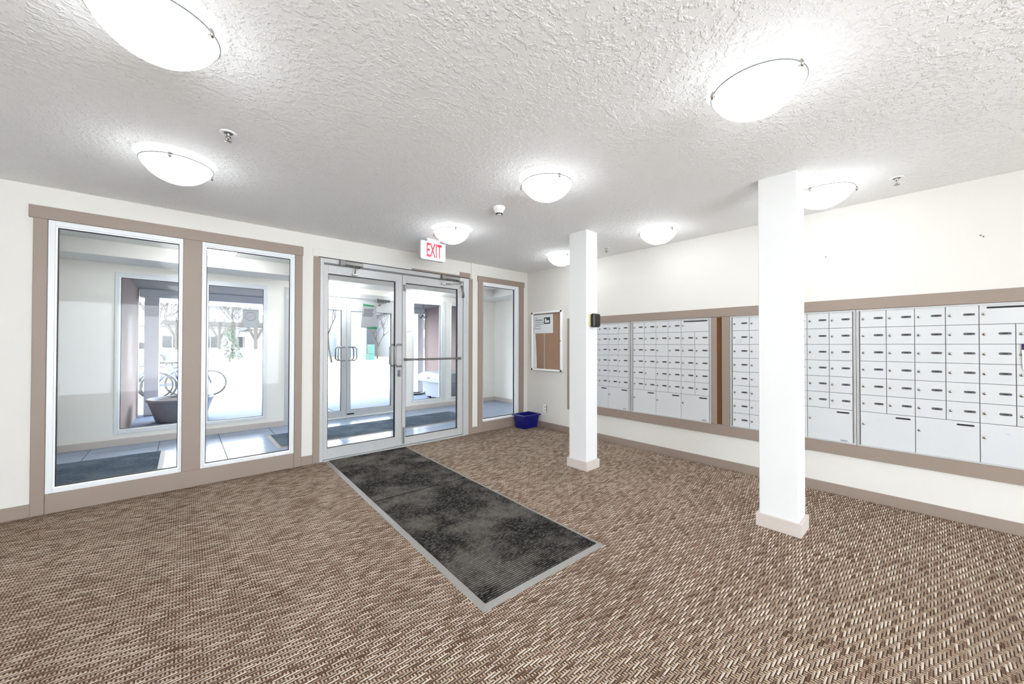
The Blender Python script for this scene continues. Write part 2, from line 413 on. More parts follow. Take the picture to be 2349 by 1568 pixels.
MB().box(1.03, 3.075, YB - .010, YB, 2.216, 2.30, 0, .002).build('head_casing', M['wall'], d1)
MB().box(2.16, 2.88, YB - .012, YB - .010, 2.217, 2.238).box(2.88, 3.06, YB - .013, YB - .010, 2.217, 2.285).build('bare_paint_patch', M['trim'], d1)['label'] = 'unpainted taupe strip'
MB().box(1.085, 3.05, YB - .014, YB, 2.208, 2.216).build('shadow_gap', M['black'], d1)
fr = MB().box(1.100, 1.136, YB - .012, YT - .005, 0, 2.208, 0, .002).box(2.949, 3.037, YB - .012, YT - .005, 0, 2.208, 0, .002).box(1.136, 2.949, YB - .012, YT - .005, 2.160, 2.208, 0, .002)
fr.build('door_frame', M['alu'], d1)
MB().box(1.136, 2.949, YB - .03, YT, 0, .014, 0, .003).build('threshold', M['alu'], d1)
lf1 = leaf(d1, 1.139, 2.041, .020, 2.152, 1.184, 1.956, .134, 2.047, YB + .004)
lf2 = leaf(d1, 2.047, 2.946, .020, 2.152, 2.092, 2.861, .112, 2.043, YB + .004)
MB().box(1.139, 2.946, YB - .004, YB + .004, 2.140, 2.160).build('weather_strip', M['seam'], d1)
d_pull(lf1, 2.012, 1.93, 1.005, 1.268, YB + .004, -1); d_pull(lf1, 2.012, 1.93, 1.005, 1.268, YB + .049, 1)
MB().box(1.985, 2.02, YB - .012, YB + .004, .875, .955, 0, .004).cyl((2.002, YB - .012, .90), .010, -.012, 'y', 10).build('lock', M['seam'], lf1)
MB().box(2.075, 2.88, YB - .05, YB - .024, 1.069, 1.097, 0, .004).box(2.066, 2.092, YB - .05, YB + .004, 1.066, 1.10, 0, .003).box(2.864, 2.89, YB - .05, YB + .004, 1.066, 1.10, 0, .003).build('push_bar', M['alu_d'], lf2)
MB().box(2.054, 2.080, YB, YB + .006, .035, .24, 0, .002).box(2.054, 2.080, YB - .001, YB + .006, 1.94, 2.02, 0, .002).build('flush_bolt', M['seam'], lf2)
closer(d1, 1.30, 1.535, 2.172, YB - .012, [(1.50, YB - .05, 2.14), (1.44, YB - .10, 2.11), (1.46, YB - .01, 2.066)])
closer(d1, 2.585, 2.855, 2.172, YB - .012, [(2.83, YB - .05, 2.14), (2.84, YB - .12, 2.10), (2.62, YB - .01, 2.088)])
cl = MB()
for k in (0, .022): cl.tube([(2.905 + k, YB - .004, 2.10), (2.90 + k, YB - .03, 2.05), (2.91 + k, YB - .045, 1.98), (2.925 + k, YB - .02, 1.94), (2.93 + k, YB + .004, 1.93)], .006, 6)
cl.build('power_cable', M['alu_d'], lf2)
# thin wiring duct above the doors
struct(MB().box(3.078, 3.096, YB - .014, YB, 2.215, H, 0, .002).build('trim_3', M['wall']), 'slim painted cable duct above the doors')

# ================================================================== VESTIBULE
vf = struct(MB().box(VX0, VX1, YT - .06, Y3, -.14, -.012).build('floor_vestibule', M['grout']), 'pale grey tiled vestibule floor')
tw, th_ = .602, .335
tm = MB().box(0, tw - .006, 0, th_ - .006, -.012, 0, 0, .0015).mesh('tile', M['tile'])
for i in range(-4, 9):
    for j in range(0, 7):
        x0 = .381 + i * tw; y0 = 4.453 + .0 + j * th_
        if x0 > VX1 - .1 or y0 > Y2: continue
        if x0 + tw > VX1 or y0 + th_ > Y2 + .1:
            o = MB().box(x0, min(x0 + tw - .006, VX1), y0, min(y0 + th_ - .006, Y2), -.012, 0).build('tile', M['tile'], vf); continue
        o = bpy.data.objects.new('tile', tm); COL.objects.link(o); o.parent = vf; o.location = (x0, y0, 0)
struct(MB().box(VX0 - .12, VX1 + .12, YT, Y3, H, H + .15).build('ceiling_vestibule', M['vest']))
struct(MB().box(VX0, VX1, 6.20, Y2, 2.27, H, 0, .004).box(4.92, VX1, YT, 6.20, 2.27, H, 0, .004).build('trim_4', M['vest']), 'boxed white soffit along the vestibule walls')
struct(MB().box(VX0 - .12, VX0, YT, Y3, 0, H).build('wall_vestibule_left', M['vest']))
struct(MB().box(VX1, VX1 + .12, YT, Y3, 0, H).build('wall_vestibule_right', M['vest']))
OV = [(-.645, .13, .145, 2.17), (.215, .958, .145, 2.17), (1.19, 3.09, 0, 2.17), (3.344, 4.09, .145, 2.165), (4.225, 4.97, .145, 2.165)]
wv = MB(); x = VX0
for (a, b, z0, z1) in OV:
    wv.box(x, a, Y2, Y3, 0, H)
    if z0 > 0: wv.box(a, b, Y2, Y3, 0, z0)
    wv.box(a, b, Y2, Y3, z1, H); x = b
wv.box(x, VX1, Y2, Y3, 0, H)
struct(wv.build('wall_vestibule_outer', M['vest']))
for n_, (a, b, z0, z1), (g0, g1, h0, h1), lab in ((3, OV[0], (-.592, .078, .205, 2.105), 'outer vestibule window with the stone planter behind it'), (4, OV[1], (.262, .906, .19, 2.105), 'outer vestibule window with the grey sticker'),
        (5, OV[3], (3.382, 3.975, .185, 2.085), 'outer vestibule window right of the outer doors'), (6, OV[4], (4.245, 4.91, .185, 2.09), 'outer vestibule window nearest the right end')):
    w = struct(empty('window_%d' % n_, ((a + b) / 2, Y2, 0)), lab)
    glazed(w, a, b, z0, z1, g0, g1, h0, h1, Y2 - .012, M['vinyl'], .09)
struct(MB().box(VX0, 1.19, Y2 - .022, Y2, 0, .085, 0, .003).box(3.09, VX1, Y2 - .022, Y2, 0, .085, 0, .003).box(VX1 - .022, VX1, YT, Y2 - .022, 0, .085, 0, .003).build('baseboard_vestibule', M['trim_v']))
d2 = struct(empty('door_2', (2.13, Y2, 0)), 'outer pair of glazed aluminium entrance doors')
MB().box(1.19, 1.245, Y2 - .01, Y3, 0, 2.17, 0, .002).box(3.03, 3.09, Y2 - .01, Y3, 0, 2.17, 0, .002).box(1.245, 3.03, Y2 - .01, Y3, 2.09, 2.17, 0, .002).build('door_frame', M['alu'], d2)
MB().box(1.245, 3.03, Y2 - .02, Y3, 0, .014, 0, .003).build('threshold', M['alu'], d2)
la = leaf(d2, 1.25, 2.126, .02, 2.082, 1.34, 2.043, .13, 1.865, Y2 + .02)
lb = leaf(d2, 2.132, 3.025, .02, 2.082, 2.197, 2.932, .13, 1.858, Y2 + .02)
for l_, xs, xg in ((la, 2.09, 1.975), (lb, 2.165, 2.28)):
    d_pull(l_, xs, xg, .998, 1.228, Y2 + .02, -1); d_pull(l_, xs, xg, .998, 1.228, Y2 + .065, 1)
MB().box(2.141, 2.26, Y2 + .012, Y2 + .02, .05, .075, 0, .002).build('floor_bolt', M['dark'], lb)
closer(d2, 1.45, 1.70, 2.075, Y2 - .004, [(1.66, Y2 - .05, 2.04), (1.55, Y2 - .1, 2.02), (1.5, Y2 + .0, 1.99)])
closer(d2, 2.62, 2.88, 2.075, Y2 - .004, [(2.80, Y2 - .05, 2.04), (2.72, Y2 - .1, 2.02), (2.68, Y2 + .0, 1.99)])

# ================================================================== COLUMNS
def column(x0, x1, y0, y1, label):
    r = empty('column', ((x0 + x1) / 2, (y0 + y1) / 2, 0))
    tag(r, label, 'column', 'white lobby columns')
    MB().box(x0, x1, y0, y1, 0, H, 0, .003).build('shaft', M['column'], r)
    t = .018
    m = MB().box(x0 - t, x0, y0 - t, y1 + t, 0, .09, 0, .002).box(x1, x1 + t, y0 - t, y1 + t, 0, .09, 0, .002).box(x0, x1, y0 - t, y0, 0, .09, 0, .002).box(x0, x1, y1, y1 + t, 0, .09, 0, .002)
    m.build('plinth', M['trim_v'], r)['label'] = 'taupe painted plinth boards'
column(3.060, 3.250, .604, .829, 'square white column nearest the camera, standing before the mailboxes')
column(3.052, 3.235, 2.330, 2.552, 'square white column farther back with the black reader on it')

# ================================================================== MAILBOX WALL
tz0, tz1, iz0, iz1 = .340, 1.655, .447, 1.560
tr = struct(empty('trim_1', (XR, 1.5, 0)), 'taupe board surround framing the mailbox banks')
tx = XR - .018
def tb(name, y0, y1, z0, z1): return MB().box(tx, XR, y0, y1, z0, z1, 0, .002).build(name, M['trim'], tr)
tb('head_board', -.66, 3.532, iz1 + .004, tz1); tb('bottom_board', -.66, 3.532, tz0, iz0 - .004)
tb('upright_board', 3.468, 3.532, iz0, iz1); tb('upright_board', 1.512, 1.572, iz0, iz1); tb('upright_board', 1.388, 1.462, iz0, iz1); tb('upright_board', -.66, -.545, iz0, iz1)
MB().box(XR - .004, XR, 1.462, 1.512, iz0, iz1).build('recess_panel', M['slot'], tr)['label'] = 'dark brown strip between the two boards'

RH = .1376; ZT = 1.5525
def stadium(w, h, n=6):
    r = h / 2; p = []
    for k in range(n + 1): a = -math.pi / 2 + math.pi * k / n; p.append((w / 2 - r + r * math.cos(a), r * math.sin(a)))
    for k in range(n + 1): a = math.pi / 2 + math.pi * k / n; p.append((-w / 2 + r + r * math.cos(a), r * math.sin(a)))
    return p
lock_me = MB().lathe((0, 0, 0), [(.0095, 0), (.0095, -.003), (.0075, -.0055), (0, -.0055)], 12, 'x', 0).box(-.0062, -.0052, -.0014, .0014, -.005, .004, 1).mesh('lock', [M['chrome'], M['black']])
plate_me = MB().prism(stadium(.055, .0165), 'x', -.0015, .0, 0).box(-.0022, -.0014, -.011, .010, -.004, .004, 1).mesh('name_plate', [M['plate'], M['ink']])
slotp_me = MB().prism(stadium(.082, .0125), 'x', -.0012, .0, 0).mesh('slot', M['black'])
slotw_me = MB().prism(stadium(.255, .0125), 'x', -.0012, .0, 0).mesh('slot', M['black'])
logo_me = MB().prism(stadium(.05, .014), 'x', -.001, .0, 0).box(-.0015, -.0009, -.018, .018, .001, .003, 1).box(-.0015, -.0009, -.015, .012, -.004, -.002, 1).mesh('maker_plate', [M['grey_q'], M['seam']])
door_cache = {}
def door_mesh(w, h):
    k = (round(w, 4), round(h, 4))
    if k not in door_cache:
        g = .0018
        door_cache[k] = MB().box(-.006, 0, -w + g, -g, -h + g, -g, 0, .0012).mesh('mailbox_door', M['box'])
    return door_cache[k]
def link(name, me, parent, loc):
    o = bpy.data.objects.new(name, me); COL.objects.link(o); o.parent = parent; o.location = loc; return o
def bank(yl, yr, label, layout, empty_plates=()):
    """yl = left edge seen from the room (larger y), yr = right edge; cells in columns of equal width"""
    cw = (yl - yr) / 6
    r = empty('mailbox_bank', (XR, yl, ZT)); tag(r, label, 'mailboxes', 'mailbox banks in the right wall')
    MB().box(XR - .007, XR - .0005, yr - .003, yl + .003, ZT - 8 * RH - .003, ZT + .003).build('body', M['seam'], r)
    f = MB().ring_x(yr - .020, yl + .020, ZT - 8 * RH - .008, ZT + .007, .010, XR - .020, XR - .0005)
    f.box(XR - .018, XR - .0005, yl + .004, yl + .009, ZT - 8 * RH, ZT); f.box(XR - .018, XR - .0005, yr - .009, yr - .004, ZT - 8 * RH, ZT)
    f.build('frame', M['alu'], r)
    MB().box(XR - .010, XR - .0006, yl + .0035, yl + .0045, ZT - 8 * RH, ZT).box(XR - .012, XR - .0006, yr, yl, ZT - .0, ZT + .0025).box(XR - .010, XR - .0006, yr, yl, ZT - 8 * RH - .0025, ZT - 8 * RH).build('shadow_gap', M['black'], r)
    for (c0, cs, r0, rs, kind) in layout:
        w, h = cw * cs, RH * rs
        if kind == 'parcel': h = min(h, 2 * RH)
        d = link('mailbox_door', door_mesh(w, h), r, (-.007, -cw * c0, -RH * r0))
        if kind == 'box':
            link('lock', lock_me, d, (-.006, -.021, -h * .5))
            if (c0, r0) not in empty_plates: link('name_plate', plate_me, d, (-.006, -w * .715, -h * .47))
        elif kind == 'parcel':
            d.name = 'parcel_door'
            link('lock', lock_me, d, (-.006, -.019, -h * .36)); link('slot', slotp_me, d, (-.006, -w * .79, -.026))
        else:
            d.name = 'outgoing_mail_door'
            link('lock', lock_me, d, (-.006, -.020, -.066)); link('slot', slotw_me, d, (-.006, -w * .52, -.022))
    return r
def std(outgoing=True):
    L = [(c_, 1, r_, 1, 'box') for r_ in range(6) for c_ in range(6) if not (outgoing and r_ == 0 and c_ >= 4)]
    if outgoing: L.append((4, 2, 0, 1, 'outgoing'))
    return L + [(c_, 2, 6, 2, 'parcel') for c_ in (0, 2, 4)]
bA = bank(3.448, 2.538, 'pale grey mailbox bank half hidden behind the farther column', std(False))
bB = bank(2.480, 1.586, 'pale grey mailbox bank fully visible between the two columns', std(True), {(2, 2), (1, 4)})
LC = [(c_, 1, r_, 1, 'box') for r_ in range(8) for c_ in range(2)] + [(c_, 1, r_, 1, 'box') for r_ in range(6) for c_ in range(2, 6)] + [(2, 2, 6, 2, 'parcel'), (4, 2, 6, 2, 'parcel')]
bC = bank(1.364, .456, 'pale grey mailbox bank partly hidden behind the nearer column', LC)
bD = bank(.412, -.510, 'pale grey mailbox bank at the right edge with the white notice on it', std(True))
for b_ in (bA, bB, bC):
    w_ = {'A': .91}.get('', 0)
for b_, yr in ((bA, 2.538), (bB, 1.586), (bC, .456)):
    dd = [o for o in b_.children if o.name.startswith('parcel_door')][-1]
    link('maker_plate', logo_me, dd, (-.006, -.245, -2 * RH + .014))
dd = [o for o in bD.children if o.name.startswith('parcel_door')]
def stamp(door, body, y, z, mat):
    t = text_mb(body, .014, .0003); t.xf(Matrix(((0, 0, -1, 0), (-1, 0, 0, 0), (0, 1, 0, 0), (0, 0, 0, 1))))
    t.xf(Matrix.Translation((-.0063, y, z)))
    link('marking', t.mesh('marking', mat), door, (0, 0, 0))
stamp(dd[2], '4 B', -.118, -.060, M['grey_q'])
for q in (0, 1):
    link('marking', MB().box(-.0065, -.006, -.103, -.096, -.058, -.050).box(-.0065, -.006, -.122, -.110, -.058, -.051).mesh('marking', M['grey_p']), dd[q], (0, 0, 0))
# notice stuck on the last bank, and a little sticker on bank C
n1 = empty('paper_notice', (XR - .014, -.44, 1.2)); tag(n1, 'white paper notice with purple top band at the far right edge', 'notice')
MB().prism([(-.378, 1.278), (-.381, 1.118), (-.39, 1.106), (-.53, 1.10), (-.53, 1.278)], 'x', XR - .0205, XR - .0195).build('sheet', M['paper'], n1)
MB().box(XR - .0212, XR - .0205, -.53, -.378, 1.239, 1.279).build('header_band', M['navy'], n1)
tag(MB().box(XR - .0138, XR - .0131, 1.278, 1.335, 1.285, 1.340).build('mailbox_sticker', M['grey_p']), 'small grey square sticker on a mailbox left of the nearer column', 'sticker')

# ================================================================== NOTICE BOARD, OUTLET, READER, BIN
nb = empty('notice_board', (XR, 3.94, 1.33)); tag(nb, 'glass fronted cork notice board with white frame near the corner', 'notice board')
f = MB().ring_x(3.625, 4.254, .876, 1.784, .026, XR - .045, XR - .001, 0, .004); f.build('frame', M['pan'], nb)
MB().box(XR - .012, XR - .001, 3.651, 4.228, .902, 1.758).build('cork_panel', M['cork'], nb)
MB().box(XR - .0135, XR - .012, 3.985, 4.000, .902, 1.45).build('panel_joint', M['trim_v'], nb)['label'] = 'pale vertical seam'
cc = MB()
for yy in (3.625, 4.226):
    for zz in (.876, 1.756): cc.box(XR - .047, XR - .030, yy, yy + .028, zz, zz + .028, 0, .003)
cc.build('corner_caps', M['dark'], nb)
MB().box(XR - .034, XR - .030, 3.651, 4.228, .902, 1.758).build('glass_pane', M['glass'], nb)
MB().cyl((XR - .045, 3.638, 1.33), .008, -.008, 'x', 10).build('lock', M['chrome'], nb)
pn = empty('posted_notice', (XR - .015, 4.0, 1.6)); tag(pn, 'white printed notice pinned in the top left of the cork board', 'notice')
MB().box(XR - .0155, XR - .0145, 3.812, 4.216, 1.452, 1.742).build('sheet', M['paper'], pn)
ik = MB()
for z_, w_ in ((1.690, .05), (1.660, .16), (1.650, .16), (1.620, .18), (1.590, .18), (1.565, .11), (1.520, .11)): ik.box(XR - .0160, XR - .0155, 4.190 - w_, 4.190, z_, z_ + .006)
ik.box(XR - .0160, XR - .0155, 4.186, 4.19, 1.52, 1.565).box(XR - .0160, XR - .0155, 4.08, 4.084, 1.52, 1.565).box(XR - .016, XR - .0155, 4.01, 4.014, 1.59, 1.62)
ik.ring_x(3.872, 4.000, 1.595, 1.695, .018, XR - .0160, XR - .0155).box(XR - .016, XR - .0155, 3.89, 3.95, 1.65, 1.68)
ik.build('print', M['ink'], pn)
sp = MB()
for k in range(8):
    z0 = 1.45 - .068 * k; a0 = 4.185 - .030 * math.sin(k / 8 * 1.57); a1 = 4.185 - .030 * math.sin((k + 1) / 8 * 1.57)
    sp.prism([(4.222, z0), (a0 - .0, z0), (a1 - .0, z0 - .068), (4.222, z0 - .068)], 'x', XR - .0165, XR - .0155)
tag(sp.build('curled_paper', M['paper']), 'narrow white strip of paper hanging down the left side of the cork board', 'paper')
ol = empty('wall_outlet', (XR, 3.99, .292)); tag(ol, 'white electrical outlet low on the wall under the notice board', 'outlet')
MB().box(XR - .006, XR, 3.955, 4.025, .234, .350, 0, .002).build('cover_plate', M['pan'], ol)
so = MB()
for zz in (.268, .316): so.box(XR - .0075, XR - .006, 3.975, 3.981, zz - .010, zz + .010).box(XR - .0075, XR - .006, 3.997, 4.003, zz - .008, zz + .008)
so.box(XR - .009, XR - .0005, 3.952, 3.955, .236, .348).build('socket_slots', M['ink'], ol)
kr = empty('card_reader', (3.14, 2.33, 1.52)); tag(kr, 'small black reader box on the side of the farther column', 'reader')
MB().box(3.085, 3.20, 2.318, 2.330, 1.464, 1.580, 0, .002).build('back_plate', M['yellow'], kr)
MB().box(3.098, 3.212, 2.268, 2.318, 1.450, 1.588, 0, .012).build('housing', M['dark'], kr)
rb = empty('recycling_bin', (3.995, 4.195, 0)); tag(rb, 'dark blue plastic recycling bin in the corner', 'bin')
def frustum(m, b, t, z0, z1, cap_bottom=True, mi=0):
    (bx0, bx1, by0, by1), (tx0, tx1, ty0, ty1) = b, t
    vs = [(bx0, by0, z0), (bx1, by0, z0), (bx1, by1, z0), (bx0, by1, z0), (tx0, ty0, z1), (tx1, ty0, z1), (tx1, ty1, z1), (tx0, ty1, z1)]
    fs = [(0, 1, 5, 4), (1, 2, 6, 5), (2, 3, 7, 6), (3, 0, 4, 7)] + ([(0, 3, 2, 1)] if cap_bottom else [])
    return m._add(vs, fs, mi)
m = MB(); frustum(m, (3.86, 4.13, 4.10, 4.29), (3.838, 4.155, 4.078, 4.312), 0, .205); frustum(m, (3.868, 4.122, 4.108, 4.282), (3.846, 4.147, 4.086, 4.304), .008, .205)
m.build('tub', M['blue'], rb)
m = MB()
for a in ((3.818, 3.846, 4.056, 4.334), (4.147, 4.175, 4.056, 4.334), (3.846, 4.147, 4.056, 4.086), (3.846, 4.147, 4.304, 4.334)): m.box(*a, .186, .206, 0, .003)
m.build('rim', M['blue'], rb)

# ================================================================== FLOOR MATS
def ribbed(x0, x1, y0, y1, z, pitch, amp, name, mat, parent, gaps=()):
    n = int((y1 - y0) / pitch); vs = []; fs = []
    seg = 5
    ys = [y0 + (y1 - y0) * k / (n * seg) for k in range(n * seg + 1)]
    for k, yy in enumerate(ys):
        zz = z + amp * abs(math.sin(math.pi * k / seg))
        for g in gaps:
            if abs(yy - g) < .004: zz = z - .002
        vs += [(x0, yy, zz), (x1, yy, zz)]
    for k in range(n * seg): fs.append((2 * k, 2 * k + 1, 2 * k + 3, 2 * k + 2))
    b = len(vs); vs += [(x0, y0, 0.001), (x1, y0, .001), (x1, y1, .001), (x0, y1, .001)]
    m = MB()._add(vs, fs); return m
fm = empty('floor_mat', (0, 0, 0)); tag(fm, 'long charcoal ribbed runner mat with grey edging lying before the doors', 'mat')
RM = Matrix.Translation((1.58, 2.9, 0)) @ Matrix.Rotation(R(-1.65), 4, 'Z') @ Matrix.Translation((-1.58, -2.9, 0))
fx0, fx1, fy0, fy1 = 1.114, 2.050, 1.402, 4.335; e = .036
ribbed(fx0 + e, fx1 - e, fy0 + e, fy1, .005, .0145, .009, 'pile', M['matblk'], fm, (2.957,)).xf(RM).build('ribbed_pile', M['matblk'], fm)
m = MB()
def wedge(m, a, b, c_, d):     # outer edge a-b at floor, inner edge c-d raised
    m._add([(*a, .0005), (*b, .0005), (*d, .009), (*c_, .009), (*a, 0), (*b, 0), (*d, 0), (*c_, 0)], [(0, 1, 2, 3), (4, 7, 6, 5), (0, 4, 5, 1), (1, 5, 6, 2), (2, 6, 7, 3), (3, 7, 4, 0)])
wedge(m, (fx0, fy0), (fx1, fy0), (fx0 + e, fy0 + e), (fx1 - e, fy0 + e))
wedge(m, (fx0, fy1), (fx0, fy0), (fx0 + e, fy1), (fx0 + e, fy0 + e)); wedge(m, (fx1, fy0), (fx1, fy1), (fx1 - e, fy0 + e), (fx1 - e, fy1))
m.xf(RM).build('edging', M['rubber'], fm)
def flat_mat(x0, x1, y0, y1, label):
    r = empty('floor_mat', ((x0 + x1) / 2, (y0 + y1) / 2, 0)); tag(r, label, 'mat', 'vestibule mats')
    ribbed(x0 + .04, x1 - .04, y0 + .04, y1 - .04, .010, .03, .004, 'pile', M['matv'], r).build('pile', M['matv'], r)
    m = MB(); q = .04
    for A in (((x0, y0), (x1, y0), (x0 + q, y0 + q), (x1 - q, y0 + q)), ((x1, y1), (x0, y1), (x1 - q, y1 - q), (x0 + q, y1 - q)), ((x0, y1), (x0, y0), (x0 + q, y1 - q), (x0 + q, y0 + q)), ((x1, y0), (x1, y1), (x1 - q, y0 + q), (x1 - q, y1 - q))): wedge(m, *A)
    m.build('edging', M['rubber'], r)
flat_mat(.875, 3.84, 5.30, 6.16, 'long slate grey mat on the vestibule tiles between the two door pairs')
flat_mat(-2.0, -.150, 5.16, 6.10, 'slate grey mat on the vestibule tiles behind the left window pane')

# ================================================================== CEILING FITTINGS
def bowl_profile(r=.178, d=.112, n=10):
    Rr = (r * r + d * d) / (2 * d); p = []
    for k in range(n + 1):
        t = k / n; rr = r * (1 - t); p.append((rr, -(math.sqrt(max(0, Rr * Rr - rr * rr)) - (Rr - d))))
    return p
glow_me = MB().lathe((0, 0, 0), bowl_profile(), 40, 'z').mesh('glass_bowl', M['glow'])
glowv_me = MB().lathe((0, 0, 0), bowl_profile(), 32, 'z').mesh('glass_bowl', M['glow_v'])
rim_me = MB().tube([(.179 * math.cos(a * math.pi / 24), .179 * math.sin(a * math.pi / 24), 0) for a in range(48)], .0030, 6, 0, None, True).mesh('rim', M['seam'])
pan_me = MB().lathe((0, 0, 0), [(0, 0), (.13, 0), (.13, .012), (.125, .038), (0, .038)], 32, 'z', 0, False).mesh('ceiling_pan', M['pan'])
clip_me = MB().box(-.004, .012, -.009, .009, -.020, .008, 0, .003).lathe((.008, 0, -.012), [(0, -.012), (.006, -.012), (.009, 0), (.009, .006), (0, .006)], 10, 'z').mesh('clip', M['chrome'])
def lamp(x, y, z, ang, label, me=glow_me, grp='ceiling bowl lights in the lobby'):
    r = empty('ceiling_light', (x, y, z)); tag(r, label, 'ceiling light', grp)
    b = link('glass_bowl', me, r, (0, 0, -.040)); link('rim', rim_me, b, (0, 0, 0))
    link('ceiling_pan', pan_me, r, (0, 0, -.038))
    for k in range(3):
        a = R(ang + 120 * k)
        cpy = link('clip', clip_me, r, (.176 * math.cos(a), .176 * math.sin(a), -.040)); cpy.rotation_euler = (0, 0, a)
lamp(-.081, 1.838, H, -36, 'largest lit glass bowl ceiling light, cut by the top edge at left')
lamp(-.038, 3.181, H, -100, 'lit glass bowl ceiling light before the large left window')
lamp(1.905, .519, H, 10, 'large lit glass bowl ceiling light at upper right, left of the nearer column')
lamp(1.926, 1.814, H, 250, 'lit glass bowl ceiling light in the middle, near the heat detector')
lamp(2.026, 3.228, H, 250, 'lit glass bowl ceiling light just beside the EXIT sign')
lamp(3.653, 3.185, H, 245, 'lit glass bowl ceiling light half hidden by the farther column')
lamp(3.587, 1.843, H, 250, 'lit glass bowl ceiling light between the two columns by the mail wall')
lamp(3.560, .545, H, 285, 'lit glass bowl ceiling light half hidden by the nearer column')
lamp(-.06, .50, H, 30, 'added unseen lit glass bowl ceiling light above and behind the camera')  # out-of-frame light continuing the lamp grid, added for brightness
for xx, lb in ((-.06, 'left'), (1.92, 'right')):
    lamp(xx, -1.0, H, 60, 'added unseen lit glass bowl ceiling light behind the camera, %s of the pair' % lb)  # unseen pair added to brighten the lobby
lamp(.31, 5.66, H, 100, 'lit bowl ceiling light in the vestibule seen through the second window pane', glowv_me, 'vestibule ceiling lights')
lamp(1.93, 6.45, 2.27, 100, 'lit bowl light under the vestibule soffit seen through the left door leaf', glowv_me, 'vestibule ceiling lights')
lamp(3.48, 6.45, 2.27, 100, 'lit bowl light under the vestibule soffit seen through the right door leaf', glowv_me, 'vestibule ceiling lights')

def sprinkler(x, y, label, big=False):
    r = empty('sprinkler_head', (x, y, H)); tag(r, label, 'sprinkler', 'ceiling sprinklers')
    MB().lathe((x, y, H), [(0, -.001), (.020, -.001), (.024, -.004), (.038, -.006), (.040, 0)], 20).build('escutcheon', M['pan'], r)
    MB().lathe((x, y, H), [(.021, -.0035), (.0, -.0045)], 16).build('recess', M['seam'], r)
    m = MB().lathe((x, y, H), [(.008, -.002), (.008, -.02), (.004, -.022), (.004, -.045), (.016, -.046), (.016, -.049), (0, -.049)], 12)
    m.tube([(x - .009, y, H - .018), (x - .011, y, H - .032), (x - .003, y, H - .045)], .0022, 6).tube([(x + .009, y, H - .018), (x + .011, y, H - .032), (x + .003, y, H - .045)], .0022, 6)
    m.build('deflector', M['chrome'], r)
sprinkler(.178, 2.594, 'small sprinkler head with white ring on the ceiling above the left window')
sprinkler(3.741, .173, 'small sprinkler head on the ceiling at the far right')
sprinkler(3.829, 2.624, 'small sprinkler head on the ceiling right of the farther column')
hd = empty('heat_detector', (2.011, 2.453, H)); tag(hd, 'white cone shaped detector on the ceiling between two bowl lights', 'detector')
MB().lathe((2.011, 2.453, H), [(.050, 0), (.050, -.016), (.046, -.020), (.032, -.046), (.026, -.050), (.026, -.056), (.022, -.066), (0, -.066)], 28).build('housing', M['pan'], hd)
m = MB()
for k in range(12):
    a = 2 * math.pi * k / 12; q = Matrix.Translation((2.011, 2.453, H - .058)) @ Matrix.Rotation(a, 4, 'Z')
    m2 = MB().box(.0215, .0285, -.0055, .0055, -.006, .004); m2.xf(q); m._add(m2.v, m2.f)
m.build('vent_slots', M['black'], hd)
# EXIT sign
ex = empty('exit_sign', (2.07, 3.68, H)); tag(ex, 'white hanging sign with red EXIT letters above the doors', 'sign')
def rrect(x0, x1, z0, z1, r, n=5):
    p = []
    for cx, cz, a0 in ((x1 - r, z0 + r, -90), (x1 - r, z1 - r * .3, 0), (x0 + r, z1 - r * .3, 90), (x0 + r, z0 + r, 180)):
        rr = r if a0 in (-90, 180) else r * .3
        cx2 = cx if rr == r else (x1 - rr if a0 == 0 else x0 + rr)
        for k in range(n + 1): a = R(a0 + 90 * k / n); p.append((cx2 + rr * math.cos(a), cz + rr * math.sin(a)))
    return p
MB().prism(rrect(1.916, 2.222, 2.200, 2.404, .022), 'y', 3.672, 3.712).build('housing', M['alu'], ex)
MB().prism(rrect(1.922, 2.219, 2.204, 2.401, .020), 'y', 3.666, 3.672).build('face_plate', M['paper'], ex)
MB().box(2.00, 2.16, 3.68, 3.705, 2.404, 2.425, 0, .003).box(1.99, 2.17, 3.672, 3.712, 2.425, H, 0, .004).build('ceiling_canopy', M['pan'], ex)
t = text_mb('EXIT', .2, .0012, 1.0, .0045)
xs_ = [v[0] for v in t.v]; zs_ = [v[1] for v in t.v]
sx = .188 / (max(xs_) - min(xs_)); sz = .152 / (max(zs_) - min(zs_)); mx, mz = (max(xs_) + min(xs_)) / 2, (max(zs_) + min(zs_)) / 2
t.v = [(2.077 + (v[0] - mx) * sx, 3.6655 + v[2], 2.309 + (v[1] - mz) * sz) for v in t.v]
t.build('letters', M['red'], ex)
MB().cyl((2.203, 3.666, 2.222), .004, -.002, 'y', 10).build('test_button', M['dark'], ex)

# ================================================================== STICKERS AND POSTERS ON THE GLASS
ps = empty('door_poster', (2.5, Y2 + .018, 1.78)); tag(ps, 'grey paper notice with green top and bottom bands on the outer door glass', 'poster')
yp = Y2 + .0185
MB().prism([(2.367, 1.575), (2.66, 1.560), (2.648, 1.985), (2.405, 2.005)], 'y', yp - .0012, yp - .0002).build('sheet', plain('grey_poster_paper', srgb(160, 159, 163), .8, 0, .02), ps)
MB().prism([(2.41, 1.965), (2.60, 1.960), (2.60, 1.985), (2.41, 2.003)], 'y', yp - .0022, yp - .0012).prism([(2.47, 1.562), (2.655, 1.556), (2.665, 1.580), (2.645, 1.600), (2.47, 1.585)], 'y', yp - .0022, yp - .0012).build('colour_bands', M['green'], ps)
m = MB()
for k in range(6): m.box(2.425 - .004 * k, 2.60 - .012 * (k % 3), yp - .0020, yp - .0012, 1.902 - k * .024, 1.912 - k * .024)
m.build('print', M['ink'], ps)
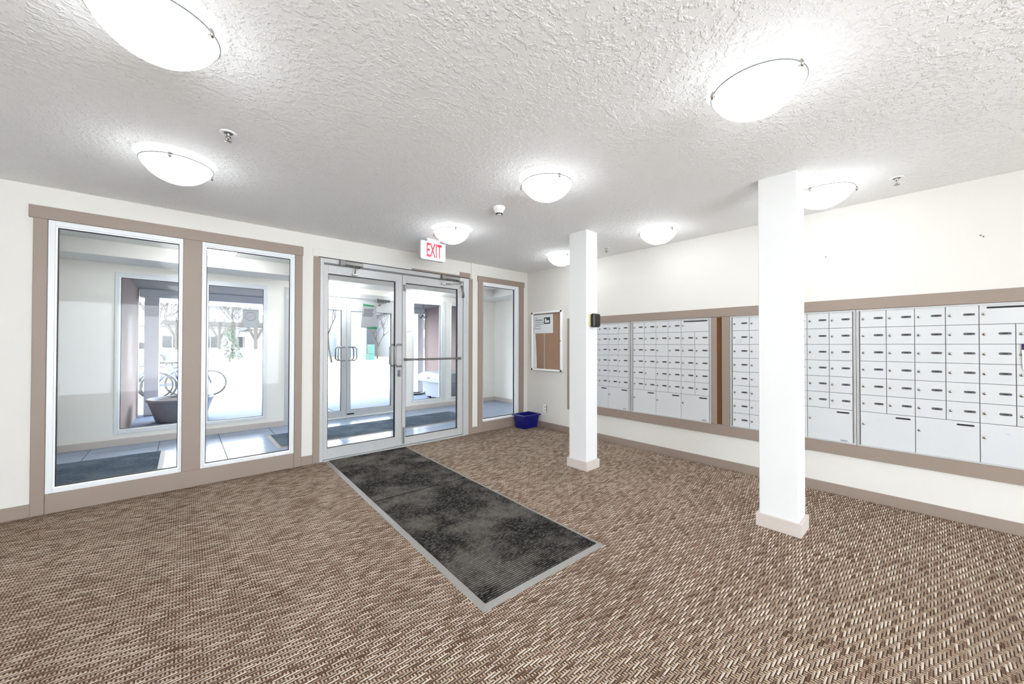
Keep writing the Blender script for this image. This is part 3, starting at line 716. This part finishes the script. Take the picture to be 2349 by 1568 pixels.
ns = empty('no_smoking_sticker', (.75, Y2, 1.65)); tag(ns, 'faded grey square sticker with a crossed circle on the outer window glass', 'sticker')
ys = Y2 + .0085
MB().box(.653, .846, ys - .0012, ys - .0002, 1.522, 1.787).ring_y(.652, .847, 1.521, 1.788, .004, ys - .0016, ys - .0002, 1).build('sheet', [plain('faded_grey_sticker', srgb(148, 151, 154), .7, 0, .02), M['seam']], ns)
m = MB().tube([(.748 + .063 * math.cos(a * math.pi / 14), ys - .0014, 1.690 + .063 * math.sin(a * math.pi / 14)) for a in range(28)], .0065, 4, 0, None, True)
m.v = [(v[0], ys - .0016 + (v[1] - ys + .0014) * .05, v[2]) for v in m.v]
m.box(.715, .790, ys - .0018, ys - .0012, 1.678, 1.688)
m2 = MB().box(-.06, .06, -.0004, .0004, -.006, .006).xf(Matrix.Translation((.748, ys - .0018, 1.690)) @ Matrix.Rotation(R(-40), 4, 'Y')); m._add(m2.v, m2.f)
m.build('print', plain('faded_grey_print', srgb(128, 131, 134), .7, 0, .02), ns)
dt = empty('address_label', (2.14, YB + .022, 1.43)); tag(dt, 'tiny white label with black lettering on the right door glass', 'label')
MB().box(2.100, 2.185, YB + .0215, YB + .0225, 1.415, 1.447).build('sheet', M['paper'], dt)
t = text_mb('TWO', .022, .0002, 1.1); t.v = [(2.143 + v[0], YB + .0212 - v[2] * .5, 1.431 + v[1]) for v in t.v]
t.build('letters', M['ink'], dt)

# ================================================================== OUTSIDE
gr = struct(MB().box(-60, 80, Y3 + 3.6, 24.6, -.3, -.05).build('ground', M['asph']), 'pale sunlit parking surface')
M['apron'] = plain('blue_shaded_concrete_slab', srgb(92, 108, 136), .85, 0, .05, 1.5, .001, 60)  # concrete darkened and blued to paint in the shade under the canopy
ap = struct(empty('apron', (2, 8.6, 0)), 'concrete entrance slab under the canopy')
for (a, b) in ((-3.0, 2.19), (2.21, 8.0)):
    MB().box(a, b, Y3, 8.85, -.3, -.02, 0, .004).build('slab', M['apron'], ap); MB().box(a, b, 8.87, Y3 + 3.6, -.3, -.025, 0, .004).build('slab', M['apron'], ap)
struct(MB().box(-60, -3.0, -10, Y3 + 3.6, -.3, -.04).box(8.0, 80, -10, Y3 + 3.6, -.3, -.04).build('verge', M['grass']))
struct(MB().box(-60, 80, 24.6, 24.8, -.3, .07, 0, .02).box(-60, 80, 24.8, 27.0, -.3, .05).build('curb', M['conc']), 'curb and walkway across the parking area')
struct(MB().box(-80, 100, 27.0, 120, -.3, .03).build('far_lawn', M['grass']))
# canopy with beam and posts
cn = struct(empty('canopy', (2.2, 9.5, 0)), 'entrance canopy over the outer doors')
MB().box(-.75, 5.45, Y3, 9.80, 2.27, 2.50).build('canopy_roof', plain('grey_canopy_soffit', srgb(120, 118, 120), .8, 0, .05, 3), cn)
MB().box(-.6, 5.3, 9.42, 9.72, 2.125, 2.27, 0, .004).build('canopy_beam', M['stucco_l'], cn)
MB().box(-.535, -.340, 9.45, 9.70, -.02, 2.125, 0, .004).build('canopy_post', M['stucco_l'], cn)
MB().box(4.86, 5.03, 9.45, 9.70, -.02, 2.125, 0, .004).build('canopy_post', M['stucco_l'], cn)
struct(MB().box(-.80, -.62, Y3, 9.75, -.02, 2.27).build('wall_entry_left', M['stucco'])); struct(MB().box(5.04, 5.25, Y3, 9.40, -.02, 2.27).build('wall_entry_right', M['stucco']))
struct(MB().box(VX0 - 3, VX0 - .12, Y3 - .1, Y3, 0, 3.0).box(-2.5, -.645, Y3, Y3 + .03, 0, 2.3).box(4.97, 9, Y3, Y3 + .03, 0, 2.3).build('wall_facade', M['stucco']))
# stone planter
pl = empty('stone_planter', (-.02, 8.55, -.02)); tag(pl, 'large round grey stone planter outside the left vestibule window', 'planter')
MB().lathe((-.02, 8.55, -.02), [(0, 0), (.30, 0), (.33, .03), (.355, .12), (.36, .13), (.385, .22), (.39, .23), (.42, .33), (.445, .35), (.445, .385), (.40, .385), (.38, .33), (0, .33)], 36).build('bowl', M['stone'], pl)
MB().lathe((-.02, 8.55, -.02), [(.382, .345), (.2, .36), (0, .365)], 24).build('soil', M['soil'], pl)
# white storage bin on feet
gb = empty('storage_bin', (4.66, 7.95, 0)); tag(gb, 'white plastic storage bin with sloping lid outside the right window', 'bin')
m = MB(); frustum(m, (4.50, 4.86, 7.58, 8.30), (4.43, 4.93, 7.46, 8.42), .03, .40); m._add([(4.43, 7.46, .40), (4.93, 7.46, .40), (4.93, 8.42, .40), (4.43, 8.42, .40)], [(0, 1, 2, 3)])
m.build('body', M['binw'], gb)
MB().prism([(4.37, .40), (4.99, .40), (4.99, .62), (4.50, .60), (4.39, .55), (4.37, .50)], 'y', 7.40, 8.48).build('lid', M['binw'], gb)
MB().box(4.362, 4.372, 7.90, 8.02, .475, .50, 0, .003).build('latch', M['dark'], gb)
m = MB()
for xx in (4.52, 4.80):
    for yy in (7.62, 8.20): m.box(xx, xx + .06, yy, yy + .09, -.02, .035)
m.build('feet', M['dark'], gb)
hz = empty('garden_hose', (4.42, 8.95, 0)); tag(hz, 'short dark hose lying beside the white bin outside', 'hose')
MB().tube([(4.25, 8.9, .0), (4.4, 8.85, .0), (4.6, 8.8, .0), (4.8, 8.95, 0), (4.75, 9.15, 0), (4.5, 9.2, 0)], .02, 6).build('hose', M['dark'], hz)
MB().prism([(4.22, -.02), (4.34, -.02), (4.30, .12), (4.27, .12)], 'y', 8.92, 9.0).build('nozzle', M['dark'], hz)
hk = empty('hanging_hook', (4.50, 8.5, 2.27)); tag(hk, 'thin forked hook hanging from the canopy before the right post', 'hook')
MB().tube([(4.50, 8.5, 2.27), (4.50, 8.5, 2.0)], .012, 6).build('rod', M['alu'], hk)
m = MB()
for q in (-1, 1): m.tube([(4.50, 8.5, 2.03), (4.50 + q * .04, 8.5, 1.95), (4.50 + q * .09, 8.5, 1.95), (4.50 + q * .12, 8.5, 2.02)], .012, 6)
m.build('prongs', M['alu_d'], hk)
# bicycles
def bike(x, y, mat, label, lean=0.0, flip=1):
    r = empty('bicycle', (x, y, -.05)); tag(r, label, 'bicycle', 'bicycles parked outside')
    def P(a, z): return (x + flip * a, y + lean * z, -.05 + z)
    for a in (-.52, .52):
        pts = [P(a + .31 * math.cos(k * math.pi / 12), .335 + .31 * math.sin(k * math.pi / 12)) for k in range(24)]
        wl = MB().tube(pts, .024, 6, 0, None, True).build('wheel', M['tyre'], r)
        sp_ = MB()
        for k in range(6): sp_.tube([P(a + .29 * math.cos(k * math.pi / 6), .335 + .29 * math.sin(k * math.pi / 6)), P(a - .29 * math.cos(k * math.pi / 6), .335 - .29 * math.sin(k * math.pi / 6))], .003, 3)
        sp_.build('spokes', M['alu_d'], wl)
    f = MB()
    for a, b in (((-.52, .335), (-.08, .32)), ((-.52, .335), (-.22, .74)), ((-.08, .32), (-.24, .86)), ((-.08, .32), (.36, .78)), ((-.21, .74), (.35, .84)), ((.34, .90), (.52, .335))): f.tube([P(*a), P(*b)], .02, 6)
    f.build('frame', mat, r)
    hb = MB().tube([P(.34, .9), P(.33, 1.0)], .015, 6); hb.tube([(x + flip * .30, y - .28, .96), (x + flip * .36, y - .1, .96), (x + flip * .36, y + .1, .96), (x + flip * .30, y + .28, .96)], .014, 6); hb.build('handlebar', M['dark'], r)
    MB().box(x - flip * .36, x - flip * .10, y - .06, y + .06, .80, .85, 0, .02).build('saddle', M['dark'], r)
bike(.02, 12.4, M['bike_a'], 'dark teal bicycle in front, its wheel showing in the second outer window')
bike(-.55, 12.85, M['bike_b'], 'violet bicycle behind the teal one, left of its frame', .05, -1)
bike(-.95, 12.15, M['bike_a'], 'dark bicycle farthest left of the three parked outside', -.04)
# car
ca = empty('car', (-2.6, 34, 0)); tag(ca, 'silver car parked beyond the bicycles', 'car')
prof = [(-4.8, .25), (-4.8, .75), (-4.0, .95), (-3.2, 1.42), (-1.9, 1.48), (-1.0, 1.05), (-.45, .95), (-.35, .65), (-.4, .25)]
MB().prism(prof, 'y', 33.1, 34.9).build('body', M['car'], ca)
MB().prism([(-3.75, 1.0), (-3.1, 1.36), (-2.55, 1.38), (-2.55, 1.0)], 'y', 33.08, 34.92).prism([(-2.45, 1.0), (-2.45, 1.38), (-1.95, 1.40), (-1.25, 1.04)], 'y', 33.08, 34.92).build('side_windows', M['win'], ca)
for xx in (-3.9, -1.2):
    w_ = MB().cyl((xx, 33.05, .33), .34, .22, 'y', 20).build('wheel', M['tyre'], ca); MB().cyl((xx, 33.02, .33), .20, .04, 'y', 12).build('hub', M['alu'], w_)
# pergola
pg = empty('pergola', (1.8, 29.5, 0)); tag(pg, 'timber pergola with braced posts across the parking area', 'pergola')
for xx, yy in ((-.3, 28.8), (1.62, 28.8), (3.45, 28.8), (-.3, 31.0), (1.75, 31.0), (3.75, 31.0)):
    p_ = MB().box(xx - .08, xx + .08, yy - .08, yy + .08, .9, 2.45).build('post', M['wood'], pg)
    MB().box(xx - .22, xx + .22, yy - .22, yy + .22, .03, .92, 0, .02).box(xx - .27, xx + .27, yy - .27, yy + .27, .92, .98).build('stone_pier', M['conc'], p_)
    b_ = MB()
    for s_ in (-1, 1): b_.tube([(xx, yy, 1.55), (xx + s_ * .42, yy, 2.42)], .06, 4)
    b_.build('brace', M['wood'], p_)
for yy in (28.8, 31.0): MB().box(-.9, 4.6, yy - .07, yy + .07, 2.45, 2.65).build('beam', M['wood'], pg)
rm = MB().box(-.035, .035, -1.7, 1.7, 0, .16).mesh('rafter', M['wood'])
for k in range(13): link('rafter', rm, pg, (-.75 + k * .43 - 1.8, 29.9 - 29.5, 2.65))
# evergreen shrub behind pergola, tree helper
def bare_tree(x, y, h, label, lean=0.0, seed=1, depth=5, thick=.075):
    rnd = random.Random(seed)
    r = empty('bare_tree', (x, y, 0)); tag(r, label, 'tree', 'bare trees outside')
    tk = MB(); br = MB()
    def grow(p, d, l, rad, n, m):
        q = p + d * l; mid = p + d * l * .5 + Vector((rnd.uniform(-.05, .05) * l, 0, 0))
        m.tube([p, mid, q], rad, 5, 0, [rad, rad * .85, rad * .7])
        if n == 0: return
        for k in range(3 if n > 1 else 4):
            a = rnd.uniform(0, 6.28); s_ = rnd.uniform(.35, .75)
            nd = (d + Vector((math.cos(a) * s_, math.sin(a) * s_, rnd.uniform(.0, .3)))).normalized()
            grow(p + d * l * rnd.uniform(.55, 1.0), nd, l * rnd.uniform(.62, .8), rad * .58, n - 1, br)
    grow(Vector((x, y, 0)), Vector((lean, 0, 1)).normalized(), h * .36, thick, depth, tk)
    tk.build('trunk', M['bark'], r); br.build('branches', M['bark'], r)
bare_tree(7.9, 28.3, 6.2, 'bare leaning tree seen through the left outer door leaf', -.12, 3)
bare_tree(-1.8, 39, 6.0, 'bare tree behind the parked car', 0, 5)
bare_tree(3.4, 43, 6.5, 'bare tree behind the pergola', .05, 8)
bare_tree(13.2, 33.5, 5.0, 'small bare tree beside the teal utility cabinet', .05, 11)
bare_tree(16.6, 34, 4.2, 'bare tree before the white house on the right', .1, 14)
sh = empty('evergreen_shrub', (2.5, 33.5, 0)); tag(sh, 'dull green conifer standing behind the pergola', 'shrub')
MB().cyl((2.5, 33.5, 0), .07, .5, 'z', 8).build('trunk', M['bark'], sh)
m = MB(); rnd = random.Random(4)
for k in range(420):
    hh = rnd.random(); z_ = .25 + hh * 2.6; rr = (1 - hh) * .95 * math.sqrt(rnd.random()) + .05; a = rnd.uniform(0, 6.28)
    p = Vector((2.5 + rr * math.cos(a), 33.5 + rr * math.sin(a), z_)); u = Vector((math.cos(a), math.sin(a), -.35)) * .22; v = Vector((-math.sin(a), math.cos(a), 0)) * .06
    m._add([p - v, p + u * .6, p + v, p - u * .2 + Vector((0, 0, .08))], [(0, 1, 3), (1, 2, 3), (0, 2, 1)])
m.build('foliage', M['needle'], sh)
# thin sign post, utility cabinet, bench
po = empty('sign_post', (4.775, 13.64, -.05)); tag(po, 'thin white post standing on the sunlit parking surface', 'post')
MB().cyl((4.775, 13.64, -.05), .03, 1.72, 'z', 10).build('pole', M['siding'], po); MB().lathe((4.775, 13.64, -.05), [(0, 0), (.16, 0), (.14, .05), (.05, .07), (.04, .16), (0, .16)], 16).build('base', M['stone'], po)
MB().box(4.60, 4.95, 13.60, 13.61, 1.62, 2.05, 0, .002).build('sign_plate', M['siding'], po)
uc = empty('utility_cabinet', (11.1, 29.5, 0)); tag(uc, 'teal utility cabinet across the parking area', 'cabinet')
MB().box(10.83, 11.30, 29.2, 29.9, .04, .55, 0, .02).build('base_cabinet', M['teal'], uc); MB().box(10.97, 11.30, 29.2, 29.9, .55, 1.31, 0, .02).build('upper_cabinet', M['teal'], uc)
MB().box(10.78, 11.35, 29.1, 30.0, .03, .10).build('plinth', M['conc'], uc)
# houses
def house(name, x0, x1, y, d, h, ridge, mat, label, wins, gable_x=True, over=.4):
    r = empty(name, ((x0 + x1) / 2, y + d / 2, 0)); tag(r, label, 'house')
    MB().box(x0, x1, y, y + d, 0, h).build('walls', mat, r)
    if gable_x: MB().prism([(y - over, h), (y + d + over, h), (y + d / 2, ridge)], 'x', x0 - over, x1 + over).build('roof', M['roof'], r)
    else:
        MB().prism([(x0 - over, h), (x1 + over, h), ((x0 + x1) / 2, ridge)], 'y', y - over, y + d + over).build('roof', M['roof'], r)
        MB().prism([(x0, h), (x1, h), ((x0 + x1) / 2, ridge - .3)], 'y', y - over - .04, y - over + .02).build('gable_face', mat, r)
    for (wx, wz, ww, wh) in wins:
        f = MB().ring_y(wx, wx + ww, wz, wz + wh, .09, y - .06, y + .02).box(wx + ww / 2 - .03, wx + ww / 2 + .03, y - .05, y, wz, wz + wh).build('window', M['siding'], r)
        MB().box(wx + .05, wx + ww - .05, y - .03, y - .01, wz + .05, wz + wh - .05).build('pane', M['win'], f)
    return r
house('house', -9, 6.2, 48, 9, 3.0, 5.6, M['siding'], 'low house with a wide grey roof behind the pergola', [(-6.5, .9, 1.6, 1.3), (-1.6, .9, 1.6, 1.3), (1.2, .9, 1.6, 1.3), (3.9, .9, 1.6, 1.3)])
g_ = house('garage', 4.2, 9.5, 36, 6, 2.5, 3.9, M['siding'], 'white garage with a broad door right of the pergola', [(8.2, 1.0, .8, 1.0)])
MB().box(4.7, 7.6, 35.95, 36.0, .05, 2.2).build('garage_door', M['stucco_l'], g_)
house('house', 11.6, 14.6, 40, 9, 7.5, 9.5, M['siding_b'], 'tall pale blue house seen beside the door poster', [(12.2, 3.3, .35, 1.2)], False)
house('house', 16.2, 24.5, 38, 8, 4.6, 6.8, M['siding'], 'white gabled house with several windows seen through the door glass', [(17.0, 3.0, 1.3, 1.2), (19.2, 3.0, 1.3, 1.2), (17.0, .9, 1.4, 1.3), (19.6, .9, 1.4, 1.3), (22, .9, 1.4, 1.3)], False)
house('house', 28, 42, 40, 9, 4.0, 6.4, M['siding'], 'distant low house seen through the outer right window', [(29, 1.0, 1.6, 1.3), (32, 1.0, 1.6, 1.3), (36, 1.0, 1.6, 1.3)])
